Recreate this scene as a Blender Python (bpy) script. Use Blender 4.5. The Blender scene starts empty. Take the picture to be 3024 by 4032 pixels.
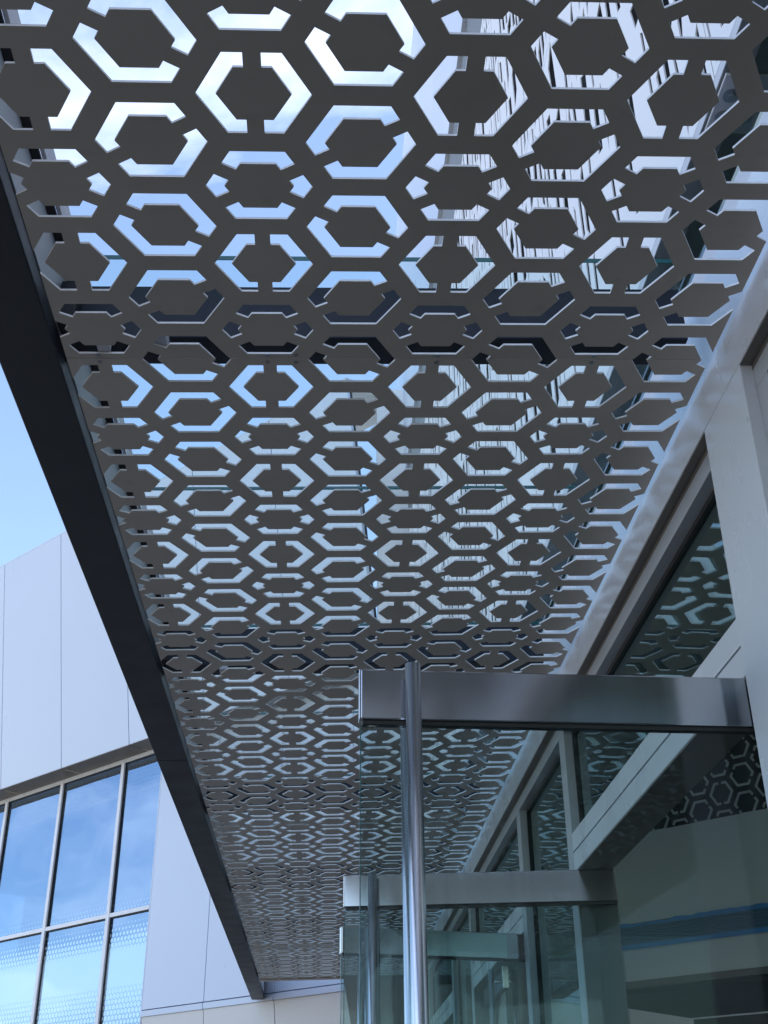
import bpy, bmesh, math, random
from mathutils import Vector, Matrix

random.seed(7)
SC = bpy.context.scene
Z0 = 1.5                      # eye height; heights below are given from eye level

# ------------------------------------------------------------------ camera
cam = bpy.data.cameras.new('camera')
cam.sensor_fit = 'VERTICAL'; cam.sensor_height = 36.0; cam.sensor_width = 27.0
cam.lens = 41.197; cam.clip_start = 0.05; cam.clip_end = 2000
camo = bpy.data.objects.new('camera', cam); SC.collection.objects.link(camo)
r = Vector((0.9987670, -0.0490487, -0.0076572)); u = Vector((-0.0172509, -0.4875526, 0.8729232)); f = Vector((0.0465491, 0.8717148, 0.4877976))
mw = Matrix(((r.x, u.x, -f.x, 0), (r.y, u.y, -f.y, 0), (r.z, u.z, -f.z, Z0), (0, 0, 0, 1)))
camo.matrix_world = mw
SC.camera = camo

# ------------------------------------------------------------------ world, sun, exposure
SUN_EL, SUN_ROT = math.radians(56), math.radians(118)
world = bpy.data.worlds.new('World'); SC.world = world; world.use_nodes = True
wn = world.node_tree; wn.nodes.clear()
def W(t, **k):
    n = wn.nodes.new(t)
    for a, b in k.items(): setattr(n, a, b)
    return n
out = W('ShaderNodeOutputWorld'); bg = W('ShaderNodeBackground')
sky = W('ShaderNodeTexSky', sky_type='NISHITA', sun_disc=False, sun_elevation=SUN_EL, sun_rotation=SUN_ROT)
sky.air_density = 1.0; sky.dust_density = 1.6; sky.ozone_density = 1.6
tc = W('ShaderNodeTexCoord'); sep = W('ShaderNodeSeparateXYZ')
wn.links.new(tc.outputs['Generated'], sep.inputs[0])
zz = W('ShaderNodeMath', operation='ADD'); zz.inputs[1].default_value = 0.25
wn.links.new(sep.outputs['Z'], zz.inputs[0])
zm = W('ShaderNodeMath', operation='MAXIMUM'); zm.inputs[1].default_value = 0.08
wn.links.new(zz.outputs[0], zm.inputs[0])
cx = W('ShaderNodeMath', operation='DIVIDE'); cy = W('ShaderNodeMath', operation='DIVIDE')
wn.links.new(sep.outputs['X'], cx.inputs[0]); wn.links.new(zm.outputs[0], cx.inputs[1])
wn.links.new(sep.outputs['Y'], cy.inputs[0]); wn.links.new(zm.outputs[0], cy.inputs[1])
cb = W('ShaderNodeCombineXYZ'); wn.links.new(cx.outputs[0], cb.inputs[0]); wn.links.new(cy.outputs[0], cb.inputs[1])
mp = W('ShaderNodeMapping'); mp.inputs['Location'].default_value = (3.75, 0.9, 0.0)
wn.links.new(cb.outputs[0], mp.inputs[0])
ns = W('ShaderNodeTexNoise'); ns.inputs['Scale'].default_value = 1.9; ns.inputs['Detail'].default_value = 9; ns.inputs['Roughness'].default_value = 0.58
ns.inputs['Distortion'].default_value = 0.35
wn.links.new(mp.outputs[0], ns.inputs['Vector'])
cr = W('ShaderNodeValToRGB'); cr.color_ramp.elements[0].position = 0.515; cr.color_ramp.elements[1].position = 0.78
cr.color_ramp.elements[0].color = (0, 0, 0, 1); cr.color_ramp.elements[1].color = (1, 1, 1, 1)
wn.links.new(ns.outputs['Fac'], cr.inputs[0])
sc_ = W('ShaderNodeMath', operation='MULTIPLY'); sc_.inputs[1].default_value = 0.9
wn.links.new(cr.outputs[0], sc_.inputs[0])
mx = W('ShaderNodeMixRGB'); mx.inputs[2].default_value = (6.6, 6.9, 7.6, 1)
wn.links.new(sc_.outputs[0], mx.inputs[0]); wn.links.new(sky.outputs[0], mx.inputs[1])
wn.links.new(mx.outputs[0], bg.inputs['Color']); bg.inputs['Strength'].default_value = 0.12
wn.links.new(bg.outputs[0], out.inputs['Surface'])

sun = bpy.data.lights.new('sun', 'SUN'); sun.energy = 3.5; sun.angle = math.radians(0.53); sun.color = (1.0, 0.95, 0.87)
suno = bpy.data.objects.new('sun', sun); SC.collection.objects.link(suno)
sd = Vector((math.sin(SUN_ROT) * math.cos(SUN_EL), math.cos(SUN_ROT) * math.cos(SUN_EL), math.sin(SUN_EL)))
suno.rotation_euler = sd.to_track_quat('Z', 'Y').to_euler(); suno.location = (20, 10, 40)

SC.view_settings.view_transform = 'Standard'; SC.view_settings.look = 'None'
SC.view_settings.gamma = 1.0; SC.view_settings.use_curve_mapping = False
SC.view_settings.exposure = 1.7
SC.render.engine = 'CYCLES'
SC.cycles.use_denoising = True
SC.cycles.max_bounces = 14; SC.cycles.transparent_max_bounces = 24
SC.cycles.diffuse_bounces = 5; SC.cycles.glossy_bounces = 6; SC.cycles.transmission_bounces = 6
SC.cycles.caustics_reflective = False; SC.cycles.caustics_refractive = False
SC.cycles.sample_clamp_indirect = 6

# ------------------------------------------------------------------ materials
def mat(name):
    m = bpy.data.materials.new(name); m.use_nodes = True
    m.node_tree.nodes.clear(); return m, m.node_tree
def L(nt, a, b): nt.links.new(a, b)
def principled(name, col, rough=0.5, *a, tone=0.0, **k):
    m = principled_(name, col, rough, *a, **k)
    if tone:
        nt = m.node_tree; N = nt.nodes; oi = N.new('ShaderNodeObjectInfo'); mr = N.new('ShaderNodeMapRange')
        mr.inputs[3].default_value = 1 - tone; mr.inputs[4].default_value = 1 + tone
        L(nt, oi.outputs['Random'], mr.inputs[0])
        p = [n for n in N if n.type == 'BSDF_PRINCIPLED'][0]; src = p.inputs['Base Color'].links[0].from_socket
        t = N.new('ShaderNodeTexCoord'); g = N.new('ShaderNodeTexNoise'); g.inputs['Scale'].default_value = 9; g.inputs['Detail'].default_value = 8; g.inputs['Roughness'].default_value = .7
        L(nt, t.outputs['Object'], g.inputs['Vector']); r2 = N.new('ShaderNodeMapRange'); r2.inputs[1].default_value = .58; r2.inputs[2].default_value = .75; r2.inputs[3].default_value = 1.0; r2.inputs[4].default_value = 1 - 2.2 * tone
        L(nt, g.outputs['Fac'], r2.inputs[0]); mm = N.new('ShaderNodeMath'); mm.operation = 'MULTIPLY'; L(nt, mr.outputs[0], mm.inputs[0]); L(nt, r2.outputs[0], mm.inputs[1])
        v = N.new('ShaderNodeVectorMath'); v.operation = 'SCALE'; L(nt, src, v.inputs[0]); L(nt, mm.outputs[0], v.inputs['Scale']); L(nt, v.outputs[0], p.inputs['Base Color'])
    return m
def principled_(name, col, rough=0.5, metal=0.0, var=0.06, scale=6.0, bump=0.0, bscale=200.0, spec=0.5, stretch=None, rvar=0.06):
    m, nt = mat(name); N = nt.nodes
    o = N.new('ShaderNodeOutputMaterial'); p = N.new('ShaderNodeBsdfPrincipled')
    L(nt, p.outputs[0], o.inputs[0])
    t = N.new('ShaderNodeTexCoord'); mp = N.new('ShaderNodeMapping'); L(nt, t.outputs['Object'], mp.inputs[0])
    if stretch: mp.inputs['Scale'].default_value = stretch
    n1 = N.new('ShaderNodeTexNoise'); n1.inputs['Scale'].default_value = scale; n1.inputs['Detail'].default_value = 6
    L(nt, mp.outputs[0], n1.inputs['Vector'])
    mr = N.new('ShaderNodeMapRange'); mr.inputs[1].default_value = .3; mr.inputs[2].default_value = .7
    mr.inputs[3].default_value = 1 - var; mr.inputs[4].default_value = 1 + var
    L(nt, n1.outputs['Fac'], mr.inputs[0])
    mul = N.new('ShaderNodeVectorMath'); mul.operation = 'SCALE'; mul.inputs[0].default_value = col
    L(nt, mr.outputs[0], mul.inputs['Scale']); L(nt, mul.outputs[0], p.inputs['Base Color'])
    mr2 = N.new('ShaderNodeMapRange'); mr2.inputs[1].default_value = .3; mr2.inputs[2].default_value = .7
    mr2.inputs[3].default_value = max(0.02, rough - rvar); mr2.inputs[4].default_value = rough + rvar
    L(nt, n1.outputs['Fac'], mr2.inputs[0]); L(nt, mr2.outputs[0], p.inputs['Roughness'])
    p.inputs['Metallic'].default_value = metal
    p.inputs['Specular IOR Level'].default_value = spec
    if bump:
        n2 = N.new('ShaderNodeTexNoise'); n2.inputs['Scale'].default_value = bscale; n2.inputs['Detail'].default_value = 3
        L(nt, mp.outputs[0], n2.inputs['Vector'])
        b = N.new('ShaderNodeBump'); b.inputs['Strength'].default_value = bump; b.inputs['Distance'].default_value = 0.002
        L(nt, n2.outputs['Fac'], b.inputs['Height']); L(nt, b.outputs[0], p.inputs['Normal'])
    return m
def schlick(nt, f0):
    N = nt.nodes
    lw = N.new('ShaderNodeLayerWeight'); lw.inputs['Blend'].default_value = 0.5
    pw = N.new('ShaderNodeMath'); pw.operation = 'POWER'; pw.inputs[1].default_value = 5; L(nt, lw.outputs['Facing'], pw.inputs[0])
    ma = N.new('ShaderNodeMath'); ma.operation = 'MULTIPLY_ADD'; ma.inputs[1].default_value = 1 - f0; ma.inputs[2].default_value = f0
    L(nt, pw.outputs[0], ma.inputs[0]); return ma
def glass(name, tint, f0=0.05, gloss=(1, 1, 1)):
    m, nt = mat(name); N = nt.nodes
    o = N.new('ShaderNodeOutputMaterial'); mix = N.new('ShaderNodeMixShader')
    tr = N.new('ShaderNodeBsdfTransparent'); tr.inputs[0].default_value = (*tint, 1)
    g = N.new('ShaderNodeBsdfGlossy'); g.inputs['Roughness'].default_value = 0.0; g.inputs[0].default_value = (*gloss, 1)
    L(nt, schlick(nt, f0).outputs[0], mix.inputs[0]); L(nt, tr.outputs[0], mix.inputs[1]); L(nt, g.outputs[0], mix.inputs[2])
    L(nt, mix.outputs[0], o.inputs[0]); return m

M = {}
M['panel'] = principled('grey_powder_coat', (0.475, 0.43, 0.38), 0.37, 0.0, 0.06, 2.0, 0.05, 900, tone=0.08)
M['cut_edge'] = principled('pale_slot_rim', (0.86, 0.86, 0.86), 0.4)  # slot side faces, paler than the panel face
M['dark_steel'] = principled('charcoal_paint', (0.018, 0.020, 0.026), 0.5, 0.0, 0.12, 5.0, 0.08, 300)
M['navy_steel'] = principled('dark_primer', (0.016, 0.020, 0.032), 0.5, 0.0, 0.15, 5.0, spec=0.3)
M['ledge'] = principled('pale_angle_paint', (0.62, 0.62, 0.66), 0.5)
M['lining'] = principled('grey_lining', (0.40, 0.42, 0.44), 0.45)
M['white'] = principled('white_aluminium', (0.73, 0.78, 0.83), 0.28, 0.0, 0.03, 2.5, 0.03, 60, tone=0.02)
M['mullion_white'] = principled('white_mullion', (0.80, 0.80, 0.82), 0.45)
M['frame'] = principled('silver_grey_frame', (0.53, 0.56, 0.595), 0.36, 0.15, 0.04, 4.0)
M['jamb'] = principled('grey_jamb', (0.13, 0.145, 0.155), 0.45)
M['gasket'] = principled('black_gasket', (0.015, 0.016, 0.017), 0.6)
M['joint'] = principled('shadow_joint', (0.03, 0.032, 0.04), 0.8)
M['cladding'] = principled('pale_composite_panel', (0.62, 0.685, 0.80), 0.32, 0.0, 0.02, 0.7, 0.02, 20, tone=0.018)
M['cladding_bounce'] = principled('pale_panel_warm_bounce', (0.72, 0.70, 0.68), 0.4, 0.0, 0.03, 0.7)  # warm light bounced off the ground is put into this base panel colour
M['perf'] = principled('white_perforated_sheet', (0.86, 0.85, 0.86), 0.4, 0.0, 0.02, 1.5)
M['band'] = principled('grey_band', (0.20, 0.215, 0.225), 0.6, 0.0, 0.06, 2.0)
M['backing'] = principled('black_membrane', (0.012, 0.012, 0.014), 0.7)
M['steel'] = principled('brushed_stainless', (0.86, 0.86, 0.87), 0.24, 1.0, 0.02, 3.0, 0.0, 40, rvar=0.02)
M['rail_steel'] = principled('satin_stainless', (0.52, 0.52, 0.53), 0.13, 1.0, 0.02, 4.0, 0.0, 30, stretch=(6, 1, 1), rvar=0.015)
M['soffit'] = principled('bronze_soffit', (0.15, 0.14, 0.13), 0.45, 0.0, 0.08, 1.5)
M['interior'] = principled('interior_plaster', (0.72, 0.78, 0.80), 0.8, 0.0, 0.05, 1.2)
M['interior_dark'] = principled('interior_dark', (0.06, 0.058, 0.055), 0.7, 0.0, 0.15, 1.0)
M['tape'] = principled('blue_masking_tape', (0.06, 0.30, 0.68), 0.6, 0.0, 0.12, 12.0)
M['vane'] = principled('diffuser_vane', (0.10, 0.22, 0.34), 0.5)
M['screen'] = principled('dark_screen', (0.025, 0.028, 0.035), 0.55)
M['inlay'] = principled('pale_inlay', (0.62, 0.64, 0.68), 0.6)
M['concrete'] = principled('pale_concrete', (0.20, 0.185, 0.165), 0.85, 0.0, 0.12, 0.5, 0.2, 30)
M['rubber'] = principled('rubber_edge', (0.02, 0.022, 0.022), 0.5)
M['glass'] = glass('clear_green_glass', (0.79, 0.86, 0.86), 0.018)
M['clerestory'] = glass('tinted_glazing', (0.50, 0.60, 0.58), 0.16, (0.80, 0.95, 0.92))
M['roof_glass'] = glass('roof_glass', (0.92, 0.975, 0.97), 0.02)
M['glass_edge'] = principled('green_glass_edge', (0.02, 0.12, 0.12), 0.25)
M['bolt'] = principled('galvanised_bolt', (0.35, 0.37, 0.40), 0.35, 0.9)

def frit_glass():
    """blue reflective glazing with a printed white hexagon frit that swells and shrinks with height (world z)"""
    m, nt = mat('fritted_glazing'); N = nt.nodes
    def math_(op, a, b=None, c=None):
        n = N.new('ShaderNodeMath'); n.operation = op
        for i, x in enumerate((a, b, c)):
            if x is None: continue
            if isinstance(x, (int, float)): n.inputs[i].default_value = x
            else: L(nt, x, n.inputs[i])
        return n.outputs[0]
    o = N.new('ShaderNodeOutputMaterial')
    t = N.new('ShaderNodeTexCoord'); s = N.new('ShaderNodeSeparateXYZ'); L(nt, t.outputs['Object'], s.inputs[0])
    X, Z = s.outputs['X'], s.outputs['Z']
    P = 0.088; Q = P * math.sqrt(3)
    def hexd(ox, oz):
        fx = math_('ABSOLUTE', math_('SUBTRACT', math_('FLOORED_MODULO', math_('ADD', X, ox), P), P / 2))
        fz = math_('ABSOLUTE', math_('SUBTRACT', math_('FLOORED_MODULO', math_('ADD', Z, oz), Q), Q / 2))
        return math_('MAXIMUM', fx, math_('ADD', math_('MULTIPLY', fx, 0.5), math_('MULTIPLY', fz, 0.8660254)))
    dmin = math_('MINIMUM', hexd(0, 0), hexd(P / 2, Q / 2))
    rn = N.new('ShaderNodeFloatCurve') if False else None
    ramp = N.new('ShaderNodeValToRGB'); e = ramp.color_ramp.elements
    zr = N.new('ShaderNodeMapRange'); zr.inputs[1].default_value = 1.0 + Z0; zr.inputs[2].default_value = 6.2 + Z0
    L(nt, Z, zr.inputs[0]); L(nt, zr.outputs[0], ramp.inputs[0])
    g = lambda z: (z - 1.0) / 5.2
    pts = [(1.0, 0.25), (1.75, 0.55), (2.05, 0.80), (2.45, 0.95), (2.53, 1.1), (2.93, 1.1), (3.0, 0.93), (3.12, 0.80), (3.33, 0.34), (3.46, 0.0), (3.58, 0.0), (3.60, 0.22), (3.85, 0.0), (6.0, 0.0)]
    while len(e) < len(pts): e.new(0.5)
    for el, (z, v) in zip(e, pts): el.position = g(z); el.color = (v, v, v, 1)
    rad = math_('MULTIPLY', ramp.outputs[0], P / 2)
    dot = math_('LESS_THAN', dmin, rad)
    top = math_('MULTIPLY', math_('GREATER_THAN', dmin, P * .44), math_('GREATER_THAN', Z, 5.45 + Z0))
    tr = N.new('ShaderNodeBsdfTransparent'); tr.inputs[0].default_value = (0.26, 0.33, 0.38, 1)
    df = N.new('ShaderNodeBsdfDiffuse'); df.inputs[0].default_value = (0.55, 0.68, 0.74, 1)
    mix1 = N.new('ShaderNodeMixShader'); L(nt, dot, mix1.inputs[0]); L(nt, tr.outputs[0], mix1.inputs[1]); L(nt, df.outputs[0], mix1.inputs[2])
    d2 = N.new('ShaderNodeBsdfDiffuse'); d2.inputs[0].default_value = (0.16, 0.16, 0.13, 1)
    mix0 = N.new('ShaderNodeMixShader'); L(nt, top, mix0.inputs[0]); L(nt, mix1.outputs[0], mix0.inputs[1]); L(nt, d2.outputs[0], mix0.inputs[2])
    gl = N.new('ShaderNodeBsdfGlossy'); gl.inputs['Roughness'].default_value = 0.0; gl.inputs[0].default_value = (0.50, 0.68, 0.93, 1)
    wv = N.new('ShaderNodeTexNoise'); wv.inputs['Scale'].default_value = 0.8; wv.inputs['Detail'].default_value = 1; L(nt, t.outputs['Object'], wv.inputs['Vector'])
    wb = N.new('ShaderNodeBump'); wb.inputs['Strength'].default_value = 0.35; wb.inputs['Distance'].default_value = 0.02
    L(nt, wv.outputs['Fac'], wb.inputs['Height']); L(nt, wb.outputs[0], gl.inputs['Normal'])
    mix2 = N.new('ShaderNodeMixShader')
    L(nt, schlick(nt, 0.40).outputs[0], mix2.inputs[0]); L(nt, mix0.outputs[0], mix2.inputs[1]); L(nt, gl.outputs[0], mix2.inputs[2])
    L(nt, mix2.outputs[0], o.inputs[0]); return m
M['frit'] = frit_glass()

# ------------------------------------------------------------------ mesh helpers
def link(o, parent=None):
    SC.collection.objects.link(o)
    if parent: o.parent = parent
    return o
def empty(name, loc=(0, 0, 0), label=None, cat=None, group=None, rot=(0, 0, 0)):
    o = bpy.data.objects.new(name, None); o.location = loc; o.rotation_euler = rot; o.empty_display_size = 0.3
    link(o)
    if label: o['label'] = label
    if cat: o['category'] = cat
    if group: o['group'] = group
    return o
def obj(name, bm, m, parent=None, label=None, smooth=False, loc=None):
    me = bpy.data.meshes.new(name); bm.normal_update(); bm.to_mesh(me); bm.free()
    me.materials.append(M[m] if isinstance(m, str) else m)
    if smooth:
        for p in me.polygons: p.use_smooth = True
    o = bpy.data.objects.new(name, me); link(o, parent)
    if loc: o.location = loc
    if label: o['label'] = label
    return o
def bx(bm, x0, x1, y0, y1, z0, z1, bev=0.0):
    vs = [bm.verts.new((x, y, z)) for x in (x0, x1) for y in (y0, y1) for z in (z0, z1)]
    fs = [bm.faces.new([vs[i] for i in q]) for q in ((0, 1, 3, 2), (4, 6, 7, 5), (0, 4, 5, 1), (2, 3, 7, 6), (0, 2, 6, 4), (1, 5, 7, 3))]
    if bev:
        es = set(e for f_ in fs for e in f_.edges)
        bmesh.ops.bevel(bm, geom=list(es), offset=bev, segments=2, profile=0.5, affect='EDGES')
def box(name, x0, x1, y0, y1, z0, z1, m, parent=None, bev=0.002, label=None):
    bm = bmesh.new(); bx(bm, x0, x1, y0, y1, z0, z1, bev); bmesh.ops.recalc_face_normals(bm, faces=bm.faces)
    return obj(name, bm, m, parent, label)
def wbox(name, x0, x1, y0, y1, z0, z1, m, parent=None, bev=0.002, label=None):   # world box, heights from eye level; parents sit at the origin
    return box(name, x0, x1, y0, y1, z0 + Z0, z1 + Z0, m, parent, bev, label)
def tube(bm, p0, p1, rad, seg=24, caps=True):
    p0, p1 = Vector(p0), Vector(p1); d = (p1 - p0); ln = d.length; q = d.to_track_quat('Z', 'Y').to_matrix().to_4x4()
    bmesh.ops.create_cone(bm, cap_ends=caps, segments=seg, radius1=rad, radius2=rad, depth=ln, matrix=Matrix.Translation((p0 + p1) / 2) @ q)

# ------------------------------------------------------------------ ground
bm = bmesh.new()
for x0, x1, y0, y1 in ((-400, 400, -400, 400),):
    bm.faces.new([bm.verts.new(v) for v in ((x0, y0, 0), (x1, y0, 0), (x1, y1, 0), (x0, y1, 0))])
g = obj('ground', bm, 'concrete'); g['kind'] = 'structure'
bm = bmesh.new(); bx(bm, -3.2, 1.05, -8, 15.5, 0.004, 0.09, 0.01)
g = obj('pavement', bm, 'concrete'); g['kind'] = 'structure'

# ------------------------------------------------------------------ canopy
TILT = math.radians(1.4946)
CT = Matrix(((math.cos(TILT), 0, -math.sin(TILT)), (0, 1, 0), (math.sin(TILT), 0, math.cos(TILT))))
CO = Vector((0.2, 8.0, 2.0))                      # canopy-frame origin of the canopy thing
canopy = empty('entrance_canopy', Vector((0, 0, Z0)) + CT @ CO, 'long perforated grey metal canopy with hexagon cut-outs over the glass doors', 'canopy', rot=(0, -TILT, 0))
def cp(x, y, z): return (x - CO.x, y - CO.y, z - CO.z)
def cbox(name, x0, x1, y0, y1, z0, z1, m, bev=0.003, parent=None):
    a = cp(x0, y0, z0); b = cp(x1, y1, z1)
    return box(name, a[0], b[0], a[1], b[1], a[2], b[2], m, parent or canopy, bev)

A = 0.2687; RR = A / math.sqrt(3); LX0, LY0 = -0.1242, 1.7555
RO, RI, HW = 0.80, 0.52, 0.122
TYPES = {'V': {1, 4}, 'H': {0, 2, 3, 5}, 'A': {2, 5}, 'B': {0, 3}}   # edges (mid angle 30+60e, plan view) that carry a neck
def cell(j, m):
    cxx = LX0 + j * A * math.sqrt(3) / 2
    if j % 2 == 0: return cxx, LY0 + m * A, ('V' if m % 2 == 0 else 'H')
    return cxx, LY0 + (m + .5) * A, ('A' if m % 2 == 0 else 'B')
def lattice_mesh(x0, x1, y0, y1, thick):
    bm = bmesh.new()
    cache = {}
    def v(x, y):
        k = (round(x, 5), round(y, 5))
        if k not in cache: cache[k] = bm.verts.new((x, y, 0))
        return cache[k]
    j0 = int((x0 - LX0) / (A * .866)) - 2; j1 = int((x1 - LX0) / (A * .866)) + 2
    m0 = int((y0 - LY0) / A) - 2; m1 = int((y1 - LY0) / A) + 2
    for j in range(j0, j1 + 1):
        for mm in range(m0, m1 + 1):
            cx_, cy_, ty = cell(j, mm)
            if cx_ < x0 - RR * 1.05 or cx_ > x1 + RR * 1.05 or cy_ < y0 - RR or cy_ > y1 + RR: continue
            P = lambda rr, k: (cx_ + RR * rr * math.cos(math.radians(60 * k)), cy_ + RR * rr * math.sin(math.radians(60 * k)))
            def mid(rr, e, s):      # neck corner on the edge of the hexagon of radius rr
                a = math.radians(30 + 60 * e); ap = RR * rr * math.cos(math.radians(30)); h = HW * RR * s
                return (cx_ + ap * math.cos(a) - h * math.sin(a), cy_ + ap * math.sin(a) + h * math.cos(a))
            nk = TYPES[ty]; inner = []
            for e in range(6):
                q = [P(1, e), P(1, e + 1), P(RO, e + 1)]
                if e in nk: q += [mid(RO, e, 1), mid(RO, e, -1)]
                q.append(P(RO, e))
                bm.faces.new([v(*p) for p in q])
                inner.append(P(RI, e))
                if e in nk:
                    inner += [mid(RI, e, -1), mid(RI, e, 1)]
                    bm.faces.new([v(*p) for p in (mid(RI, e, -1), mid(RO, e, -1), mid(RO, e, 1), mid(RI, e, 1))])
            bm.faces.new([v(*p) for p in inner])
    for co, no in (((x0, 0, 0), (-1, 0, 0)), ((x1, 0, 0), (1, 0, 0)), ((0, y0, 0), (0, -1, 0)), ((0, y1, 0), (0, 1, 0))):
        bmesh.ops.bisect_plane(bm, geom=bm.verts[:] + bm.edges[:] + bm.faces[:], plane_co=co, plane_no=no, clear_outer=True, dist=1e-6)
    res = bmesh.ops.extrude_face_region(bm, geom=bm.faces[:], use_keep_orig=True)
    for g_ in res['geom']:
        if isinstance(g_, bmesh.types.BMVert): g_.co.z += thick
    bmesh.ops.recalc_face_normals(bm, faces=bm.faces)
    return bm
PX0, PX1, PL = -0.690, 1.141, 2.478
SEAM = [2.691 + PL * k for k in range(-4, 6)]      # -2.265 ... 15.081
PT = 0.006
for k in range(len(SEAM) - 1):
    bm = lattice_mesh(PX0, PX1, SEAM[k] + 0.0018, SEAM[k + 1] - 0.0018, PT)
    bm.transform(Matrix.Translation(Vector(cp(0, 0, 2.0))))
    p = obj('perforated_panel', bm, 'panel', canopy)
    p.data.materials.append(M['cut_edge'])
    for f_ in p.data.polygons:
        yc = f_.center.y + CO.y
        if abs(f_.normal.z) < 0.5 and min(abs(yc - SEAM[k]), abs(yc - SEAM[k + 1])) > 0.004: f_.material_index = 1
    # countersunk screw heads near the seams
    for sx, sy in ((-0.60, .016), (-0.13, .016), (-0.05, .017), (0.35, .016), (0.80, .016)):
        for yy in (SEAM[k] + sy, SEAM[k + 1] - sy):
            if abs(yy - 2.69) > 0.1: continue
            b2 = bmesh.new(); tube(b2, cp(sx, yy, 1.9978), cp(sx, yy, 2.001), 0.006, 10)
            s_ = obj('screw_head', b2, 'bolt', p)
# end trim, beams
cbox('end_trim', PX0, PX1, 15.083, 15.20, 1.985, 2.06, 'panel')
for y in SEAM[3:]:
    cb_ = cbox('cross_beam', -0.705, 1.085, y - 0.018, y + 0.109, 2.06, 2.245, 'navy_steel')
    for sx in (-0.60, -0.44):
        cbox('fixing_tab', sx, sx + 0.035, y - 0.10, y - 0.019, 2.0085, 2.05, 'ledge', 0.001)
    cbox('fixing_tab', -0.705, -0.66, y - 0.03 - .06, y - 0.03, 2.06, 2.20, 'dark_steel', 0.001)
for a_, b_ in ((-7.3, 0.2), (0.203, 6.40), (6.403, 12.6), (12.603, 17.05)):
    cbox('edge_beam', -0.880, -0.712, a_, b_, 2.0, 2.34, 'dark_steel', 0.004)
# grey inner lining, black ledge underside and pale glass ledge on the inner side of the edge beam
cbox('beam_lining', -0.7115, -0.708, -7.3, 16.9, 2.062, 2.248, 'lining', 0.0005)
cbox('glass_ledge', -0.7115, -0.686, -7.3, 16.9, 2.25, 2.262, 'backing', 0.001)  # black colour stands in for the shade under the ledge
cbox('ledge_upstand', -0.686, -0.674, -7.3, 16.9, 2.2625, 2.345, 'ledge', 0.001)
# glass roof: it starts just short of the first beam, the near panel is open to the sky
gy = [2.573] + SEAM[5:-1] + [15.2]
for a_, b_ in zip(gy[:-1], gy[1:]):
    mid_ = (a_ + b_) / 2
    for c0, c1 in ((a_ + 0.006, mid_ - 0.006), (mid_ + 0.006, b_ - 0.006)):
        gp = cbox('roof_pane', -0.672, 1.10, c0, c1, 2.2625, 2.2745, 'roof_glass', 0.0)
        cbox('pane_edge', -0.672, 1.10, c0 - 0.003, c0 - 0.0005, 2.2615, 2.2755, 'glass_edge', 0.0, gp).matrix_parent_inverse = Matrix()

# ------------------------------------------------------------------ entrance building (right)
bld = empty('entrance_building', (0, 0, 0), 'white clad entrance building with slit-perforated upper wall and tall glazed front', 'building')
YN, YF = -11.68, 16.4
# fascia beam along the canopy
for a_, b_ in ((YN, 2.66), (2.663, 5.6), (5.603, 9.2), (9.203, YF)):
    wbox('fascia_panel', 1.10, 1.28, a_, b_ , 1.89, 2.293, 'white', bld, 0.003)
wbox('fascia_cap', 1.16, 1.27, YN, YF, 2.2945, 2.50, 'ledge', bld, 0.003)
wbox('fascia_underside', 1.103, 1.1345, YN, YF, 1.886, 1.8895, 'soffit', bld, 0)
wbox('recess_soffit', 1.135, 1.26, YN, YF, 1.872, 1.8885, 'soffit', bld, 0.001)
# the wide white column and the reveals beside it
col = wbox('column', 1.10, 1.31, 2.524, 2.852, -Z0, 1.8885, 'white', bld, 0.003)
GX = 1.188
mull = [(2.44, 2.523), (2.8535, 2.93), (5.36, 5.48), (6.76, 6.88), (9.32, 9.44), (10.72, 10.84), (13.2, 13.32), (14.6, 14.72), (0.05, 0.16), (-2.4, -2.3), (-5.0, -4.9), (-7.6, -7.5)]
for a_, b_ in mull:
    far_jamb = a_ in (5.36, 9.32)
    wbox('mullion', 1.135, 1.215, a_, b_, 1.1575 if far_jamb else -Z0, 1.8085, 'frame', bld, 0.002)
    if far_jamb:
        wbox('jamb_facing', 1.135, 1.141, a_, b_, -Z0, 1.1565, 'frame', bld, 0.001)
        wbox('jamb_core', 1.1415, 1.2150, a_, b_, -Z0, 1.1565, 'jamb', bld, 0.001)
wbox('head_frame', 1.135, 1.215, YN, 2.523, 1.8095, 1.8715, 'frame', bld, 0.002)
wbox('head_frame', 1.135, 1.215, 2.8535, YF, 1.8095, 1.8715, 'frame', bld, 0.002)
edges = sorted(mull)
bays = [(-11.5, -7.6)] + [(edges[i][1], edges[i + 1][0]) for i in range(len(edges) - 1)] + [(14.72, YF)]
door_bays = []
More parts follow.
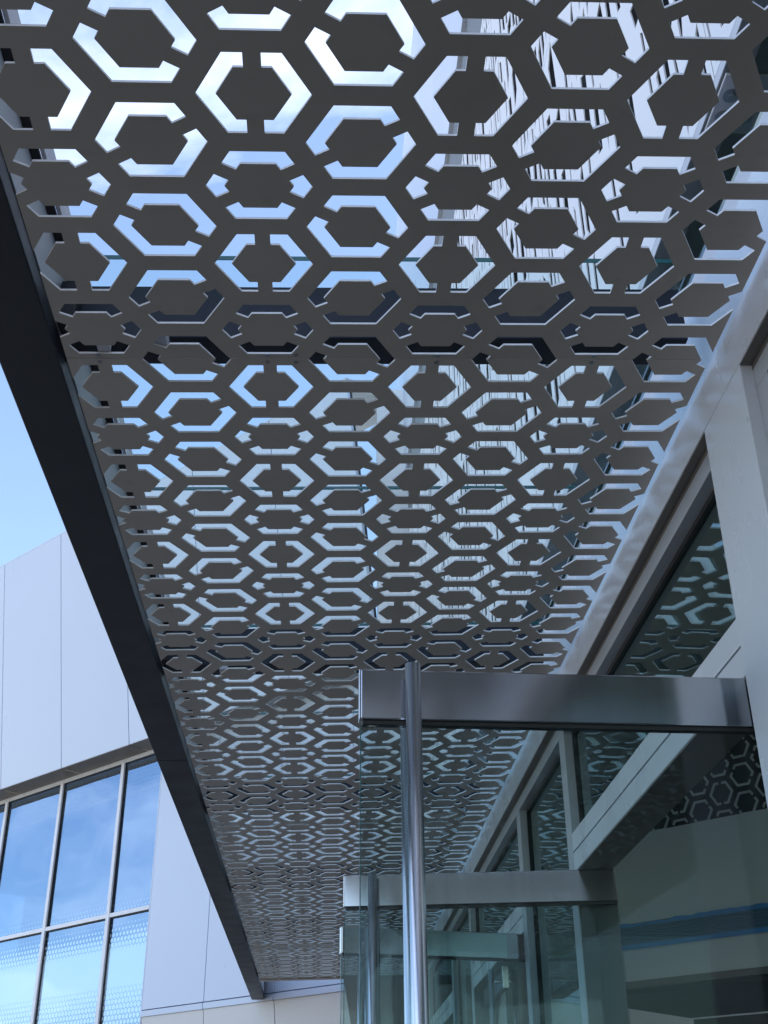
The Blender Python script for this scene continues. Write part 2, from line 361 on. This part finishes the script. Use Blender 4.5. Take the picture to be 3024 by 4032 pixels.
for a_, b_ in bays:
    if b_ - a_ < 0.15 or (a_ > 2.4 and b_ < 2.9): continue
    is_door = (2.2 < b_ - a_ < 2.6) and a_ > 2.8
    zb = 1.3255 if is_door else -Z0 + 0.1
    wbox('gasket', 1.176, 1.200, a_ + 0.001, a_ + 0.014, zb, 1.808, 'gasket', bld, 0)
    wbox('gasket', 1.176, 1.200, b_ - 0.014, b_ - 0.001, zb, 1.808, 'gasket', bld, 0)
    wbox('gasket', 1.176, 1.200, a_ + 0.0145, b_ - 0.0145, 1.79, 1.808, 'gasket', bld, 0)
    wbox('clerestory_pane' if is_door else 'sidelight_pane', GX, GX + 0.008, a_ + 0.015, b_ - 0.015, zb + .001, 1.7895, 'clerestory', bld, 0)
    if is_door:
        door_bays.append((a_, b_))
        hb = wbox('door_header', 1.135, 1.29, a_ + .001, b_ - .001, 1.245, 1.325, 'white', bld, 0.002)
        wbox('door_header', 1.135, 1.29, a_ + .001, b_ - .001, 1.157, 1.2375, 'white', bld, 0.002)
        wbox('header_groove', 1.150, 1.28, a_ + .001, b_ - .001, 1.2377, 1.2448, 'gasket', bld, 0)
        wbox('header_soffit', 1.1362, 1.289, a_ + .002, b_ - .002, 1.150, 1.1566, 'soffit', bld, 0)
        wbox('door_jamb', 1.2155, 1.315, b_ + .004, b_ + .115, -Z0, 1.156, 'jamb', bld, 0.002)
        wbox('door_jamb', 1.2155, 1.315, a_ - .07, a_ - .004, -Z0, 1.156, 'jamb', bld, 0.002)
# upper wall
ZS, ZB0, ZB1, ZT = 2.775, 7.78, 9.02, 14.8
wbox('clerestory_strip', 1.20, 1.21, YN, YF, 2.30, ZS - .002, 'clerestory', bld, 0)
wbox('upper_soffit', 1.125, 1.5, YN, YF, ZS, ZS + 0.02, 'band', bld, 0.0)
wbox('panel_edge', 1.1205, 1.124, YN, YF, ZS, ZS + 0.04, 'ledge', bld, 0.0)
for a_ in (3.2, 6.9, 10.6, 14.3):
    wbox('strip_mullion', 1.17, 1.199, a_, a_ + 0.05, 2.50, ZS - .001, 'frame', bld, 0.001)
bp = wbox('bracket_plate', 1.1295, 1.205, 2.30, 2.52, ZS - 0.012, ZS - 0.001, 'ledge', bld, 0.003)
for yy in (2.374, 2.455):
    b2 = bmesh.new(); tube(b2, (1.167, yy, ZS - 0.012 + Z0), (1.167, yy, ZS - 0.016 + Z0), 0.024, 24)
    tube(b2, (1.167, yy, ZS - 0.016 + Z0), (1.167, yy, ZS - 0.026 + Z0), 0.014, 6); obj('bolt', b2, 'bolt', bp)
def slit_panel(y0, y1, z0, z1, dens, X=1.12, depth=0.006):
    bm = bmesh.new(); y = y0
    def q(*p): bm.faces.new([bm.verts.new(c) for c in p])
    while y < y1 - 1e-6:
        w = random.choice((0.08, 0.10, 0.13, 0.16, 0.20)); ye = min(y + w, y1)
        if y1 - ye < 0.04: ye = y1
        z = z0
        while z < z1 - 1e-6:
            h = random.uniform(0.16, 0.70); ze = min(z + h, z1)
            if z1 - ze < 0.08: ze = z1
            fr = random.random(); w_ = ye - y; h_ = ze - z
            o = [(y, z), (ye, z), (ye, ze), (y, ze)]
            if fr < dens((z + ze) / 2) and w_ > 0.03:
                th = random.random()
                sw = w_ * (random.uniform(.17, .30) if th < .5 else random.uniform(.40, .70)); u0 = y + random.uniform(.08, .90 - sw / w_) * w_; u1 = u0 + sw
                s1, s2 = random.uniform(-.12, .12) * h_, random.uniform(-.12, .12) * h_
                lean = random.uniform(-.20, .20) * w_
                b0, b1 = z + .13 * h_, ze - .13 * h_
                i = [(u0, b0 + s1), (u1, b0 - s1), (min(max(u1 + lean, y + .004), ye - .004), b1 - s2), (min(max(u0 + lean, y + .003), ye - .008), b1 + s2)]
                for a in range(4):
                    c = (a + 1) % 4
                    q((X, *o[a]), (X, *o[c]), (X, *i[c]), (X, *i[a]))
                    q((X, *i[a]), (X, *i[c]), (X + depth, *i[c]), (X + depth, *i[a]))
            else:
                q(*[(X, *c) for c in o])
            z = ze
        y = ye
    for v_ in bm.verts: v_.co.z += Z0
    # folded edges of the tray
    for (a, b) in (((y0, z0), (y0, z1)), ((y1, z1), (y1, z0)), ((y1, z0), (y0, z0)), ((y0, z1), (y1, z1))):
        q((X, a[0], a[1] + Z0), (X, b[0], b[1] + Z0), (X + depth, b[0], b[1] + Z0), (X + depth, a[0], a[1] + Z0))
    return bm
dens = lambda z: max(0.08, min(0.97, (z - 2.70) * 1.25))
PW = 2.34
for k in range(int((YF - YN) / PW)):
    y0 = YN + k * PW
    for z0, z1 in ((ZS + .0405, 5.20), (5.206, ZB0 - 0.003)):
        if y0 + PW < 0.2: 
            wbox('plain_panel', 1.12, 1.17, y0, y0 + PW - .006, z0, z1, 'perf', bld, 0.0); continue
        obj('slit_panel', slit_panel(y0, y0 + PW - 0.006, z0, z1, dens), 'perf', bld)
wbox('backing_wall', 1.26, 1.30, YN, YF, ZS + 0.03, ZB0, 'backing', bld, 0)
for k in range(int((YF - YN) / PW)):
    y0 = YN + k * PW
    wbox('grey_band_panel', 1.16, 1.30, y0, y0 + PW - .02, ZB0, ZB1 - .004, 'band', bld, 0.002)
    wbox('parapet_panel', 1.12, 1.30, y0, y0 + PW - .008, ZB1, ZT, 'cladding', bld, 0.002)
wbox('joint_backing', 1.2, 1.28, YN, YF - .4, ZB0 + .01, ZT - .01, 'joint', bld, 0)
# shell: roof, far walls, floors
wbox('roof_slab', 1.31, 16, YN, YF, 14.3, 14.7, 'concrete', bld, 0)
wbox('rear_wall', 15.8, 16, YN, YF, 3.0, 14.29, 'concrete', bld, 0)  # unseen; left open below to let daylight into the lobby
wbox('end_wall', 1.31, 15.79, YF - .2, YF, -Z0, 14.29, 'cladding', bld, 0)
wbox('end_wall', 1.31, 15.79, YN, YN + .2, 4.2, 14.29, 'cladding', bld, 0)  # unseen; the opening beneath is added as a light inlet for the lobby
wbox('storey_floor', 1.31, 15.79, YN + .2, YF - .21, 2.9, 3.2, 'interior', bld, 0)

# ------------------------------------------------------------------ lobby interior (45 degree bulkhead, screen, linear diffuser)
d = Vector((-0.711, 0.703, 0)).normalized(); nrm = Vector((-0.703, -0.711, 0)).normalized()
K = 1.25; Q = Vector((2.007, 6.5, 0)) * K
ang = math.atan2(-d.y, -d.x)         # local +x runs along -d (to the right as seen)
def ibox(name, s0, s1, t0, t1, z0, z1, m, parent, bev=0.001):     # s along -d, t towards the viewer
    return box(name, s0, s1, -t1, -t0, z0 * K, z1 * K, m, parent, bev)
lob = empty('lobby_bulkhead', (Q.x, Q.y, Z0), 'pale angled bulkhead inside the lobby seen through the door opening', 'bulkhead', rot=(0, 0, ang))
ibox('bulkhead_face', -1.2, 4.5, -0.3, 0.0, .878, 1.66, 'interior', lob)
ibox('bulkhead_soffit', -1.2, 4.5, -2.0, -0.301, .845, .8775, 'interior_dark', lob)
ibox('bulkhead_lip', -1.2, 4.5, -0.03, 0.012, .842, .877, 'soffit', lob)
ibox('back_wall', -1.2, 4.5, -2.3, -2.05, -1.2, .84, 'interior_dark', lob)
dif = empty('linear_diffuser', tuple(Vector((Q.x, Q.y, Z0 + 1.11 * K))), 'slotted air diffuser edged with ragged blue masking tape on the lobby bulkhead', 'diffuser', rot=(0, 0, ang))
for k in range(9):
    z = (1.065 - 1.11 + k * 0.0118) * K
    box('vane', -1.15, 4.4, -0.018, -0.003, z, z + 0.008, 'vane', dif, 0.001)
box('diffuser_back', -1.15, 4.4, -0.0028, -0.0008, -0.066, 0.085, 'vane', dif, 0)
def tape(z0, z1, rag):
    bm = bmesh.new(); n_ = 120; ra = random.Random(3)
    tops = [z1 + (ra.uniform(-1, 1) * 0.006 if rag else ra.uniform(-1, 1) * .001) - (0.012 if rag and 14 < i < 22 else 0) for i in range(n_ + 1)]
    for i in range(n_):
        a = -1.17 + 5.6 * i / n_; b = -1.17 + 5.6 * (i + 1) / n_
        bm.faces.new([bm.verts.new(c) for c in ((a, -.0195, z0), (b, -.0195, z0), (b, -.0195, tops[i + 1]), (a, -.0195, tops[i]))])
        bm.faces.new([bm.verts.new(c) for c in ((a, -.0195, tops[i]), (b, -.0195, tops[i + 1]), (b, -.018, tops[i + 1]), (a, -.018, tops[i]))])
    return obj('masking_tape', bm, 'tape', dif)
tape(0.058, 0.086, True); tape(-0.088, -0.058, False)
# hexagon screen above the bulkhead
scr = empty('hexagon_screen', tuple(Vector((Q.x, Q.y, Z0)) - nrm * .33), 'dark lobby screen with pale hexagon outlines above the angled bulkhead', 'screen', rot=(0, 0, ang))
box('screen_panel', -1.2, 4.5, 0.02, 0.05, 1.5 * K, 2.899, 'screen', scr, 0)
bm = bmesh.new(); sa = 0.205; sr = sa / math.sqrt(3)
for j in range(-6, 20):
    for mrow in range(0, 9):
        cx_ = -.55 + j * sa * .866; cz_ = 1.93 + (mrow + (0.5 if j % 2 else 0)) * sa
        if cz_ > 2.85: continue
        ty = ('V' if mrow % 2 == 0 else 'H') if j % 2 == 0 else ('A' if mrow % 2 == 0 else 'B')
        for e in range(6):
            a0, a1 = math.radians(60 * e), math.radians(60 * e + 60)
            P = lambda rr, t: (cx_ + sr * rr * ((1 - t) * math.cos(a0) + t * math.cos(a1)), cz_ + sr * rr * ((1 - t) * math.sin(a0) + t * math.sin(a1)))
            spans = [(0, .36), (.64, 1)] if e in TYPES[ty] else [(0, 1)]
            for t0, t1 in spans:
                q_ = (P(.64, t0), P(.64, t1), P(.80, t1), P(.80, t0))
                f0 = [bm.verts.new((x, .012, z)) for x, z in q_]; f1 = [bm.verts.new((x, .0199, z)) for x, z in q_]
                bm.faces.new(f0)
                for i in range(4): bm.faces.new([f0[i], f0[(i + 1) % 4], f1[(i + 1) % 4], f1[i]])
so = obj('hexagon_inlay', bm, 'inlay', scr); so['kind'] = 'stuff'

# ------------------------------------------------------------------ glass doors
def door(free, piv, label, zt=1.15, pull_side=-1, both=False):
    fx, fy = free; px, py = piv; v = Vector((fx - px, fy - py)); wdt = v.length; rz = math.atan2(v.y, v.x)
    e = empty('glass_door', (px, py, 0.0), label, 'door', 'all-glass entrance doors', rot=(0, 0, rz))
    zt_ = zt + Z0; zr = zt_ - 0.150
    rail = box('top_rail', 0.0, wdt, -0.019, 0.019, zr + .012, zt_, 'rail_steel', e, 0.004)
    box('rail_gasket', 0.004, wdt - .006, -0.012, 0.012, zr, zr + .0118, 'rubber', e, 0.001)
    box('end_cap', wdt + .0002, wdt + 0.0035, -0.0185, 0.0185, zr + .0125, zt_ - .0005, 'steel', rail, 0.001)
    box('pane', 0.0, wdt - 0.002, -0.006, 0.006, 0.24, zr - .0005, 'glass', e, 0.0)
    pe = box('pane_edge', wdt - 0.0018, wdt + 0.0002, -0.006, 0.006, 0.24, zr - .0005, 'glass_edge', e, 0.0)
    box('bottom_rail', 0.0, wdt, -0.019, 0.019, 0.105, 0.238, 'rail_steel', e, 0.004)
    hx = wdt - 0.132
    for s in ((-1, 1) if both else (pull_side,)):
        b = bmesh.new(); y = s * 0.078; top = zt_ - 0.008
        tube(b, (hx, y, 0.35), (hx, y, top), 0.0200, 40)
        h = obj('pull_handle', b, 'steel', e)
        for p in h.data.polygons: p.use_smooth = len(p.vertices) == 4
        for zc in (zr + .07, 0.60):
            b = bmesh.new(); tube(b, (hx, s * .0192, zc), (hx, s * .0582, zc), 0.011, 16); st = obj('standoff', b, 'steel', h, smooth=True)
    return e
door((0.089, 2.925), (1.295, 2.965), 'nearest open glass door with stainless top rail and tall pull handle', pull_side=1, both=True)
door((0.098, 5.44), (1.300, 5.285), 'middle open glass door behind the nearest one, swung against the far jamb', pull_side=1, both=True)
door((0.104, 6.73), (1.300, 6.985), 'farthest open glass door, behind the other two open leaves', both=True)
door((1.20, 8.10), (1.20, 9.31), 'closed glass door leaf in the wall beyond the open doors', zt=1.145, both=True)

# ------------------------------------------------------------------ neighbouring building (left, 45 degrees)
P0 = Vector((-0.93, 17.2, 0))
nb = empty('neighbouring_building', tuple(P0), 'pale panelled building with leaning upper storey and blue mirrored windows left of the canopy', 'building', rot=(0, 0, ang))
# local x = -s (to the right), local -y = towards the viewer, z up from the ground
def nbox(name, s0, s1, t0, t1, z0, z1, m, parent=nb, bev=0.003):
    return box(name, -s1, -s0, -t1, -t0, z0 + Z0, z1 + Z0, m, parent, bev)
# lower wall panels to the right of the windows
for a_, b_ in ((1.03, 2.42), (-0.41, 1.015), (-1.85, -0.425), (-3.29, -1.865), (-4.7, -3.305)):
    nbox('wall_panel', a_, b_, -0.10, 0.0, 2.055, 6.09, 'cladding')
nbox('joint_backing', -4.7, 2.42, -0.16, -0.105, 0, 6.09, 'joint', nb, 0)
# base panels lean: the top stands forward
lean = math.radians(7)
def lean_box(name, s0, s1, t0, t1, h0, h1, m, pivot_t, pivot_z, ang_):
    o = box(name, -s1, -s0, -t1, -t0, h0, h1, m, nb, 0.003)
    o.location = (0, -pivot_t, pivot_z + Z0); o.rotation_euler = (ang_, 0, 0); return o
for a_, b_ in ((1.03, 2.42), (-0.41, 1.015), (-1.85, -0.425), (-3.29, -1.865), (-4.7, -3.305)):
    lean_box('base_panel', a_, b_, -0.08, 0.0, -3.6, 0.0, 'cladding_bounce', -0.005, 1.955, lean)
    nbox('base_lip', a_, b_, -0.08, 0.012, 1.957, 2.040, 'cladding')
# windows
MS = [3.49, 5.26, 7.03, 8.80, 10.57, 12.34, 14.1]
left = 2.43
nbox('side_reveal', 2.421, 2.449, -0.2, 0.003, -1.5, 6.09, 'cladding')
prev = 2.452
for k, s in enumerate(MS):
    for z0, z1 in ((3.56, 6.02), (0.55, 3.50)):
        w = box('window_pane', -(s - .036), -(prev + .002), 0.035, 0.047, z0 + Z0, z1 + Z0, 'frit', nb, 0)
        nbox('gasket', prev + .001, prev + .02, -.034, -.02, z0, z1, 'gasket', nb, 0)
        nbox('gasket', s - .056, s - .035, -.034, -0.012, z0, z1, 'gasket', nb, 0)
        nbox('gasket', prev + .0205, s - .0605, -.034, -.01, z1 - .02, z1, 'gasket', nb, 0)
    nbox('transom', prev + .001, s - .0345, -0.055, 0.006, 3.498, 3.562, 'mullion_white')
    nbox('mullion', s - .034, s + .046, -0.055, 0.016, -1.5, 6.019, 'mullion_white')
    prev = s + .047
nbox('window_head', 2.45, 14.1, -0.055, 0.004, 6.021, 6.09, 'white')
# dark room and ceiling behind the glass
nbox('ceiling', 2.5, 14.1, -5, -0.2, 5.95, 6.05, 'interior', nb, 0)
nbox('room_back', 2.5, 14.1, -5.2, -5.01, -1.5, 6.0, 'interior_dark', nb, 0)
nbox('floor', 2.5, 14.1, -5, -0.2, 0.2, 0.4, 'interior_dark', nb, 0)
# soffit and leaning upper storey
UJ = [-2.68, -0.97, 0.93, 2.82, 4.73, 6.63, 8.53, 10.43, 12.33, 14.2]
for a_, b_ in zip(UJ[:-1], UJ[1:]):
    nbox('soffit_panel', a_ + .008, b_ - .008, -.05, .405, 6.091, 6.12, 'soffit')
    lean_box('upper_panel', a_ + .010, b_ - .010, -.06, 0.0, 0.0, 4.40, 'cladding', .415, 6.10, math.radians(8.6))
o = lean_box('joint_backing', -2.68, 14.2, -.10, -.065, 0.02, 4.37, 'joint', .415, 6.10, math.radians(8.6))
o = lean_box('roof_edge', -2.68, 14.2, -1.5, -.001, 4.402, 4.43, 'cladding', .415, 6.10, math.radians(8.6))
bm = bmesh.new()  # added dark slab with slanted edge, stands in for reflections in door glass
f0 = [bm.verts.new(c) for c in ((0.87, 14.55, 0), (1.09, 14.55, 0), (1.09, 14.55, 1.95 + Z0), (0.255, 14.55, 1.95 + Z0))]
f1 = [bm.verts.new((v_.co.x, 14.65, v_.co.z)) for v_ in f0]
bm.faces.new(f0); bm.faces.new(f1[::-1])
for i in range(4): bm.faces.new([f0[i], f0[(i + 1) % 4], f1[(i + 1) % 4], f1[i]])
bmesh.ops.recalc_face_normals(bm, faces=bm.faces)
obj('dark_reflection_slab', bm, 'soffit', bld)
# return wall at the corner, running across behind the canopy end
cn = P0 + nrm * .415 + d * -2.68
rw = empty('corner_wall', (cn.x, cn.y, 0), 'plain pale wall turning the corner behind the far end of the canopy', 'wall')
for k in range(4):
    b = wbox('wall_panel', .02 + k * 1.5, 1.49 + k * 1.5, 0.0, 0.2, 2.4, 10.6, 'perf', rw)
